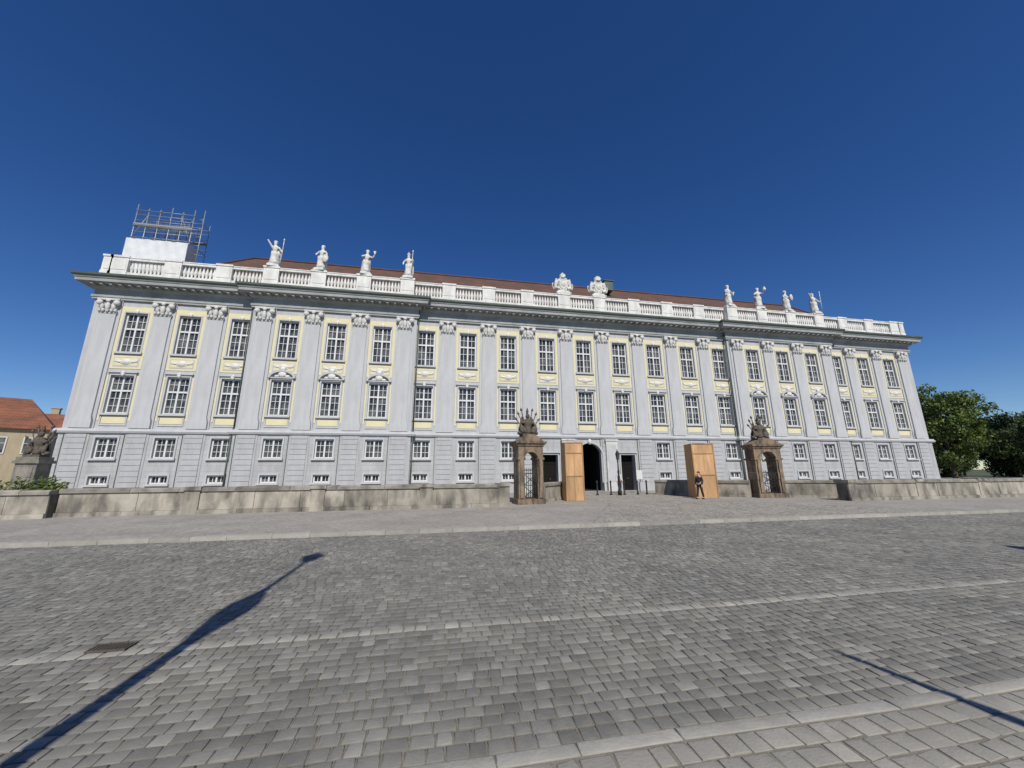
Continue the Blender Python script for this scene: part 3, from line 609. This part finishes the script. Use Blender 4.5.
def niche(loc,rz,label,w=0.78,r=0.42,lat=1.2):
    e=empty("gate_niche",loc,label,"gate pier","sandstone gate niches crowned with trophies",rz)
    d=0.42
    mb=MB()
    mb.box(-w-0.07,w+0.07,-d-0.07,d+0.07,-0.05,0.25,0,0.2)
    for sx in(-1,1):
        a,b=sorted((sx*r,sx*w)); z=0.25; k=0
        while z<2.2:
            z2=min(z+0.4,2.2); mb.box(a+0.004,b-0.004,-d+(0.02 if k%2 else 0),d,z+0.006,z2,0,random.random()); z=z2; k+=1
        mb.box(a-0.05,b+0.05,-d-0.05,d+0.05,2.2,2.32,0,0.6)
        c=(r+w)/2; p,q=sorted((sx*(c-0.09),sx*(c+0.09))); mb.box(p,q,-d-0.07,-d,0.3,2.2,0,0.7)
    n=12;z0=2.24
    arc=[(r*math.cos(math.pi*i/n),z0+r*math.sin(math.pi*i/n)) for i in range(n+1)]
    for i in range(n):
        (xa,za),(xb,zb)=arc[i],arc[i+1]; mb.prism([(xa,za),(xa,2.86),(xb,2.86),(xb,zb)],-d,d-0.02,0,0.5)
        o1=[(x*1.28,z0+(z-z0)*1.28) for x,z in(arc[i],arc[i+1])]; mb.prism([arc[i],o1[0],o1[1],arc[i+1]],-d-0.06,-d,0,0.4+0.4*(i%2))
    for sx in(-1,1):
        a,b=sorted((sx*r,sx*w)); mb.box(a,b,-d,d-0.001,2.32,2.86,0,0.5)
    mb.obj("niche_body",["pier"],e)
    mb=MB()
    prof=[(0.0,2.86),(0.05,2.9),(0.08,2.98),(0.15,3.04),(0.17,3.14),(0.0,3.16),(-0.1,3.16),(-0.1,2.86)]
    mb.sweep(prof,-w,w,-d,d+0.1,0); mb.box(-w,w,-d,d,2.87,3.15)
    pts=[(x,3.15+0.36*math.cos(x/w*math.pi/2)**0.8 if abs(x)<w else 3.17) for x in np.linspace(-w-0.06,w+0.06,13)]
    mb.prism([(-w-0.06,3.15)]+pts+[(w+0.06,3.15)],-d-0.08,d,0,0.4)
    mb.obj("entablature",["pier"],e)
    add_trophy(e,3.44,(0.9,0.9,0.84))
    mb=MB()
    for z in(0.3,lat/2+0.15,lat,lat+0.15): mb.box(-r,r,-0.28,-0.25,z,z+0.035)
    nb=7
    for i in range(nb):
        x=-r+0.04+i*(2*r-0.08)/(nb-1); mb.tube((x,-0.265,0.27),(x,-0.265,lat+0.28),0.016,seg=5)
    for zz in(0.3,lat/2+0.15):
        hz=lat/2-0.15; mb.tube((-r,-0.265,zz),(r,-0.265,zz+hz),0.02,seg=5); mb.tube((r,-0.265,zz),(-r,-0.265,zz+hz),0.02,seg=5)
    mb.obj("iron_lattice",["iron"],e)
    return e
niche((4.75,19.9,GZ),0.12,"brown sandstone arched gate niche with blackened trophy on top",0.68,0.36,1.5)
niche((19.9,20.6,GZ),-0.12,"brown sandstone arched gate niche with iron lattice and trophy",0.86,0.48,1.3)
e=empty("sculpture_pedestal",(-21.9,26.2,GZ),"grey brown carved trophy on a solid stone pedestal by the garden","sculpture")
mb=MB(); mb.box(-0.6,0.6,-0.5,0.5,-0.05,0.5,0,0.3); mb.box(-0.5,0.5,-0.42,0.42,0.5,2.2,0,0.3)
mb.box(-0.36,0.36,-0.45,-0.42,0.8,2.0,0,0.6); mb.box(-0.6,0.6,-0.5,0.5,2.2,2.36,0,0.5); mb.box(-0.52,0.52,-0.44,0.44,2.36,2.55,0,0.2); mb.obj("pedestal",["coping"],e)
t=trophy_mb().obj("trophy",["trophy"],e,(0,0,2.55)); t.scale=(0.92,0.85,0.98)
def plybox(loc,w,h,rz,label):
    e=empty("plywood_box",loc,label,"wooden box","plywood boxes protecting the gate figures",rz)
    mb=MB(); d=w*0.5
    for sx,(a,b) in enumerate(((-w/2,0),(0,w/2))):
        for k,(za,zb) in enumerate(((0.0,h*0.42),(h*0.42,h*0.82),(h*0.82,h))):
            mb.box(a+0.004,b-0.004,-d,-d+0.03,za+0.004,zb-0.004,0,random.random())
    mb.box(-w/2,-w/2+0.03,-d+0.03,d,0,h,0,0.4); mb.box(w/2-0.03,w/2,-d+0.03,d,0,h,0,0.7); mb.box(-w/2,w/2,d,d+0.03,0,h,0,0.5)
    mb.obj("panels",["ply"],e)
    mb=MB(); mb.box(-w/2-0.03,w/2+0.03,-d-0.04,d+0.06,h,h+0.03,0,0.8); mb.obj("lid",["ply"],e)
    mb=MB()
    for sx in(-1,1): mb.box(sx*(w/2-0.03)-0.03,sx*(w/2-0.03)+0.03,-d-0.03,-d,0,h-0.01,0,0.0)
    mb.box(-w/2+0.06,w/2-0.06,-d-0.028,-d,h*0.42-0.03,h*0.42+0.03,0,0.1); mb.box(-w/2+0.06,w/2-0.06,-d-0.028,-d,h*0.82-0.03,h*0.82+0.03,0,0.1); mb.obj("battens",["ply"],e)
plybox((7.75,21.5,GZ),1.05,3.2,-0.1,"tall narrow plywood box with batten joints beside the gate")
plybox((16.2,21.6,GZ),1.3,3.2,-0.3,"wide plywood box standing before the low wall")
bo=None
for x in(9.9,10.9,11.9,12.9,13.9,14.6):
    if bo is None:
        bo=empty("bollard",(x,25.4,GZ),"slim black iron bollard at the palace gate","bollard","bollards across the gate")
        mb=MB(); mb.lathe(0,0,[(0.09,0),(0.09,0.08),(0.055,0.12),(0.05,0.8),(0.065,0.83)],10); mb.obj("post",["iron"],bo)
        mb=MB(); mb.ell((0,0,0.89),(0.07,0.07,0.08)); mb.obj("cap",["iron"],bo)
    else: copy_tree(bo,"bollard",(x,25.4,GZ))
# small notice stand beside the portal
e=empty("notice_stand",(15.1,27.2,GZ),"small white notice board on a thin steel stand by the portal","sign")
mb=MB(); mb.box(-0.22,0.22,-0.18,0.18,0,0.04); mb.tube((0,0,0.04),(0,0,1.5),0.025); mb.obj("stand",["steel"],e)
mb=MB(); mb.box(-0.24,0.24,-0.05,-0.025,1.0,1.65); mb.obj("board",["frame"],e)
EL=43.0; ct=1/math.tan(R(EL))
def lamp(loc,h,rz,label,s=1.0,tall=False):
    e=empty("street_lamp",loc,label,"street lamp","street lamps",rz)
    mb=MB()
    if tall:
        mb.lathe(0,0,[(0.14,0),(0.14,0.5),(0.08,0.7),(0.07,h-4.4),(0.08,h-4.2),(0.15,h-3.8),(0.20,h-3.4),(0.19,h-3.1),(0.08,h-2.7),(0.045,h-2.4),(0.04,h-0.8)],12)
    else: mb.lathe(0,0,[(0.17*s,0),(0.17*s,0.25),(0.11*s,0.4),(0.09*s,1.2),(0.11*s,1.25),(0.07*s,1.35),(0.05*s,h-0.9),(0.09*s,h-0.85),(0.04*s,h-0.75)],12)
    mb.obj("post",["iron"],e)
    mb=MB(); mb.lathe(0,0,[(0.10*s,h-0.75),(0.17*s,h-0.4),(0.17*s,h-0.38)],6,smooth=False); mb.obj("lantern_glass",["glass"],e)
    mb=MB(); mb.lathe(0,0,[(0.21*s,h-0.38),(0.18*s,h-0.3),(0.08*s,h-0.15),(0.05*s,h-0.1),(0.02*s,h)],6,smooth=False)
    for i in range(6):
        a=i*math.pi/3; mb.tube((0.1*s*math.cos(a),0.1*s*math.sin(a),h-0.75),(0.175*s*math.cos(a),0.175*s*math.sin(a),h-0.38),0.012)
    mb.obj("lantern_frame",["iron"],e); return e
lamp((12.35,25.0,GZ),3.1,0,"small black lantern post by the palace portal",0.8)
lamp((-2.45,9.6-9.0*ct,-0.02),9.0,0,"tall street lamp whose long shadow crosses the road",1.1,True)
lamp((12.75,6.95-9.0*ct,-0.02),9.0,0,"tall street lamp whose long shadow crosses the road",1.6,True)
e=empty("metal_pole",(4.60,3.5-4.7*ct,-0.02),"slender metal pole with pointed tip on the near pavement","pole")
mb=MB(); mb.lathe(0,0,[(0.07,0),(0.06,1.0),(0.045,3.3),(0.05,3.5),(0.065,3.8),(0.045,3.95)],10,M4=Matrix.Rotation(-0.16,4,'Y')); mb.obj("post",["iron"],e)
mb=MB(); mb.lathe(0,0,[(0.042,3.95),(0.036,4.5),(0.02,4.78)],8,M4=Matrix.Rotation(-0.16,4,'Y')); mb.obj("finial",["iron"],e)
# ------------------------------------------------------------------ people
def person(loc,rz,label,top,bottom,stride=0.12,h=1.72):
    e=empty("person",loc,label,"person",None,rz); k=h/1.72
    def S(n): return [tuple(c*k for c in q) for q in n]
    st=stride
    nd=[(0,0,0.95,0.13,0.11),(0,0,1.12,0.12,0.09),(0,0,1.36,0.15,0.10),(0,0,1.46,0.06),(0,-0.01,1.56,0.075,0.09),(0,0,1.66,0.07,0.085),
     (-0.09,0,0.88,0.085),(-0.10,-st*0.5,0.48,0.06),(-0.10,-st,0.09,0.042),(-0.10,-st-0.14,0.03,0.035),
     (0.09,0,0.88,0.085),(0.10,st*0.3,0.48,0.06),(0.10,st,0.09,0.042),(0.10,st-0.14,0.03,0.035),
     (-0.18,0,1.38,0.055),(-0.23,0.03,1.10,0.042),(-0.24,-0.06,0.86,0.028),(-0.24,-0.08,0.79,0.03),
     (0.18,0,1.38,0.055),(0.23,0.03,1.10,0.042),(0.22,-0.08,0.88,0.028),(0.22,-0.10,0.81,0.03)]
    ed=[(0,1),(1,2),(2,3),(3,4),(4,5),(0,6),(6,7),(7,8),(8,9),(0,10),(10,11),(11,12),(12,13),(2,14),(14,15),(15,16),(16,17),(2,18),(18,19),(19,20),(20,21)]
    for hb,sx in((17,-1),(21,1)):
        hx,hy,hz=nd[hb][:3]
        for f in range(4):
            i=len(nd); nd+= [(hx,hy-0.03+0.02*f,hz-0.05,0.010),(hx-sx*0.01,hy-0.032+0.02*f,hz-0.085+0.006*abs(f-1.5),0.008)]; ed+= [(hb,i),(i,i+1)]
        i=len(nd); nd+= [(hx-sx*0.03,hy-0.04,hz-0.03,0.010)]; ed.append((hb,i))
    me=skin_mesh("body",S(nd),ed); me.materials.append(M['skin']); b=put(me,"body",e)
    q=[(0,0,0.98,0.145,0.125),(-0.09,0,0.88,0.10),(-0.10,-st*0.5,0.48,0.078),(-0.10,-st,0.10,0.065),(0.09,0,0.88,0.10),(0.10,st*0.3,0.48,0.078),(0.10,st,0.10,0.065)]
    me=skin_mesh("trousers",S(q),[(0,1),(1,2),(2,3),(0,4),(4,5),(5,6)]); me.materials.append(M[bottom]); put(me,"trousers",e)
    q=[(0,0,0.93,0.155,0.13),(0,0,1.12,0.14,0.115),(0,0,1.36,0.175,0.125),(0,0,1.44,0.09),(-0.18,0,1.38,0.075),(-0.23,0.03,1.10,0.06),(-0.24,-0.06,0.89,0.045),(0.18,0,1.38,0.075),(0.23,0.03,1.10,0.06),(0.22,-0.08,0.91,0.045)]
    me=skin_mesh("jacket",S(q),[(0,1),(1,2),(2,3),(2,4),(4,5),(5,6),(2,7),(7,8),(8,9)]); me.materials.append(M[top]); put(me,"jacket",e)
    mb=MB(); mb.ell((0,0.025*k,1.65*k),(0.088*k,0.10*k,0.09*k)); mb.ell((0,0.06*k,1.57*k),(0.075*k,0.06*k,0.10*k)); mb.obj("hair",["hair"],e)
    mb=MB()
    for sx,yy in((-1,-st),(1,st)): mb.ell((sx*0.10*k,(yy-0.07)*k,0.04*k),(0.05*k,0.14*k,0.045*k))
    mb.obj("shoes",["blackcloth"],e)
    mb=MB(); mb.ell((0,-0.10*k,1.575*k),(0.014*k,0.022*k,0.02*k)); mb.ell((-0.082*k,0,1.58*k),(0.012*k,0.02*k,0.03*k)); mb.ell((0.082*k,0,1.58*k),(0.012*k,0.02*k,0.03*k)); mb.obj("face_features",["skin"],e)
    return e
person((15.1,20.4,GZ),R(-70),"person in dark jacket and trousers walking past the plywood box","blackcloth","blackcloth",0.18,1.55)
person((13.35,27.0,GZ),R(10),"person in white shirt and jeans walking out of the portal","whitecloth","bluecloth",0.14,1.65)
# ------------------------------------------------------------------ background houses
def house(x,y,w,d,h,rh,wall,rf,label,rz=0,nw=4):
    e=empty("house",(x,y,0),label,"house",None,rz)
    mb=MB(); mb.box(-w/2,w/2,-d/2,d/2,-0.05,h); mb.obj("wall",[wall],e)
    mb=MB(); o=0.4
    v=[(-w/2-o,-d/2-o,h-0.1),(w/2+o,-d/2-o,h-0.1),(w/2+o,d/2+o,h-0.1),(-w/2-o,d/2+o,h-0.1),(-w/2+d*0.25,0,h+rh),(w/2-d*0.25,0,h+rh)]
    mb.add(v,[(0,1,5,4),(1,2,5),(2,3,4,5),(3,0,4),(0,3,2,1)]); r=mb.obj("roof",[rf],e)
    mb=MB(); mb.box(-0.5,0.5,0.3,1.1,h+rh*0.5,h+rh+1.0); mb.box(-0.6,0.6,0.2,1.2,h+rh+1.0,h+rh+1.15); mb.obj("chimney",["beige"],r)
    W=None
    for fl in range(int(h//3)):
        for i in range(nw):
            xx=-w/2+w*(i+0.5)/nw; z=1.0+fl*3.0
            if W is None:
                g=MB(); g.box(-0.5,0.5,-0.02,0.0,0,1.6); W=g.obj("window",["glass"],e,(xx,-d/2-0.002,z))
                f=MB(); f.box(-0.6,-0.5,-0.06,0,-0.1,1.7); f.box(0.5,0.6,-0.06,0,-0.1,1.7); f.box(-0.5,0.5,-0.06,0,-0.1,0); f.box(-0.5,0.5,-0.06,0,1.6,1.7); f.box(-0.03,0.03,-0.05,-0.021,0,1.6); f.box(-0.5,0.5,-0.045,-0.022,1.0,1.05); f.obj("frame",["frame"],W)
            else: copy_tree(W,"window",(xx,-d/2-0.002,z))
    return e
house(-52.5,52.0,16,10,6.7,3.8,"beige","oroof","cream house with steep red brown tiled hip roof",0.6,7)
house(-66,80,18,12,7.5,4.5,"beige","oroof","large cream house with red brown tiled roof",0.4,5)
# ------------------------------------------------------------------ trees and shrubs
def leaves(cl,rs,n_leaf,smin,smax,low=0.75):
    me_v=[];me_f=[];T=[]
    for c,r in cl:
        base=rs.uniform(0.2,0.8)
        for k in range(n_leaf):
            d=Vector((rs.gauss(0,1),rs.gauss(0,1),rs.gauss(0,low)))
            d=d.normalized()*r*(rs.random()**0.45)
            p=c+d; s=rs.uniform(smin,smax)
            a=Vector((rs.gauss(0,1),rs.gauss(0,1),rs.gauss(0,1))).normalized(); b=a.orthogonal().normalized(); cc=a.cross(b)
            o=len(me_v); me_v+= [tuple(p-b*s),tuple(p+cc*s*0.6),tuple(p+b*s),tuple(p-cc*s*0.6)]
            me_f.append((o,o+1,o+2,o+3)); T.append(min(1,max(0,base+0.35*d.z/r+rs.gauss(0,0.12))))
    return me_v,me_f,T
def tree_meshes(seed,h,rad,n_cl,n_leaf,zc,zr):
    rs=random.Random(seed)
    tr=MB(); th=h*0.2
    tr.lathe(0,0,[(0.5,-0.1),(0.36,0.6),(0.3,th),(0.2,h*0.5),(0.08,h*0.8)],10)
    cl=[]
    for i in range(n_cl):
        while True:
            p=Vector((rs.uniform(-1,1),rs.uniform(-1,1),rs.uniform(-1,1)))
            if 0.3<p.length<1: break
        c=Vector((p.x*rad*0.88,p.y*rad*0.88,h*zc+p.z*h*zr))
        cl.append((c,rs.uniform(0.7,1.35)*rad*0.21))
    for c,_ in cl[::3]:
        z=rs.uniform(th*0.8,h*0.55); tr.tube((0,0,z),c,0.12,0.03,seg=6)
    return tr,leaves(cl,rs,n_leaf,0.16,0.34)
def crown_me(data,lm,name="crown"):
    me=bpy.data.meshes.new(name); me.from_pydata(data[0],[],data[1]); a=me.attributes.new("tone",'FLOAT','FACE'); a.data.foreach_set("value",data[2]); me.materials.append(M[lm]); return me
def mk(seed,h,rad,a,b,zc,zr,lm):
    tr,d=tree_meshes(seed,h,rad,a,b,zc,zr); return [tr,crown_me(d,lm)]
def tree(x,y,tm,label,rz=0,s=1.0):
    tr,me=tm
    e=empty("tree",(x,y,0),label,"tree","park trees beside the palace",rz); e.scale=(s,s,s)
    if isinstance(tr,MB): o=tr.obj("trunk",["bark"],e); tm[0]=o.data
    else: put(tr,"trunk",e)
    put(me,"crown",e)
A=mk(3,18.3,6.9,125,150,0.55,0.40,'leaf'); Bt=mk(5,14.5,6.4,110,140,0.53,0.42,'leaf2'); C=mk(9,9.0,5.0,70,120,0.48,0.46,'leaf2')
tree(91.3,53.5,A,"broad bright green leafy tree beside the palace end",0,1.0)
tree(112,56,Bt,"dark green leafy tree behind the wall",0.5,0.92)
tree(98,42.0,Bt,"dark green leafy tree at the park edge",2.0,0.88)
tree(126,72,A,"distant green leafy tree",1.2,0.72)
tree(106,70,Bt,"distant dark green leafy tree",3.2,0.85)
tree(135,66,A,"far green leafy tree",2.2,0.75)
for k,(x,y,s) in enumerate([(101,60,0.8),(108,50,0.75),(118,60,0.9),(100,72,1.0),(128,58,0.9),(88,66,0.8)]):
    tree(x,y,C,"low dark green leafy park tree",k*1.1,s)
rs=random.Random(21)
for k,(x,y) in enumerate([(-21.2,23.0),(-23.6,23.6),(-19.9,24.2)]):
    e=empty("shrub",(x,y,GZ),"low green leafy shrub behind the sandstone wall","shrub","shrubs behind the wall",0)
    cl=[(Vector((rs.uniform(-0.9,0.9),rs.uniform(-0.6,0.6),rs.uniform(0.4,1.35))),rs.uniform(0.3,0.5)) for i in range(16)]
    put(crown_me(leaves(cl,rs,90,0.05,0.10),'leaf',"foliage"),"foliage",e)
    mb=MB()
    for c,_ in cl[::3]: mb.tube((0,0,-0.1),c,0.03,0.01,seg=5)
    mb.obj("stems",["bark"],e)
# ------------------------------------------------------------------ light, sky, camera
w=bpy.data.worlds.new("World"); scene.world=w; w.use_nodes=True
nt=w.node_tree; bg=nt.nodes["Background"]; sky=nt.nodes.new("ShaderNodeTexSky"); sky.sky_type='NISHITA'; sky.sun_disc=False
sky.sun_elevation=R(EL); sky.sun_rotation=R(180); sky.altitude=1000; sky.air_density=1.0; sky.dust_density=0.05; sky.ozone_density=4.0
hs=nt.nodes.new("ShaderNodeHueSaturation"); hs.inputs["Saturation"].default_value=1.25; hs.inputs["Hue"].default_value=0.512
nt.links.new(sky.outputs[0],hs.inputs["Color"]); nt.links.new(hs.outputs[0],bg.inputs[0]); bg.inputs[1].default_value=0.093
sd=bpy.data.lights.new("sun",'SUN'); sd.energy=4.5; sd.angle=R(0.5); sd.color=(1.0,0.95,0.85)
so=bpy.data.objects.new("sun",sd); COL.objects.link(so)
d=Vector((0.0,math.cos(R(EL)),-math.sin(R(EL)))); so.rotation_euler=d.to_track_quat('-Z','Y').to_euler(); so.location=(0,-30,40)
cd=bpy.data.cameras.new("camera"); cam=bpy.data.objects.new("camera",cd); COL.objects.link(cam); scene.camera=cam
cd.sensor_width=36; cd.lens=380/1024*36; cd.clip_end=4000; cd.clip_start=0.05
cam.matrix_world=Matrix.Translation((0,0,1.70))@Matrix.Rotation(R(-11.1),4,'Z')@Matrix.Rotation(R(103),4,'X')@Matrix.Rotation(R(-0.35),4,'Z')
scene.view_settings.view_transform='Standard'; scene.view_settings.look='None'; scene.view_settings.exposure=0
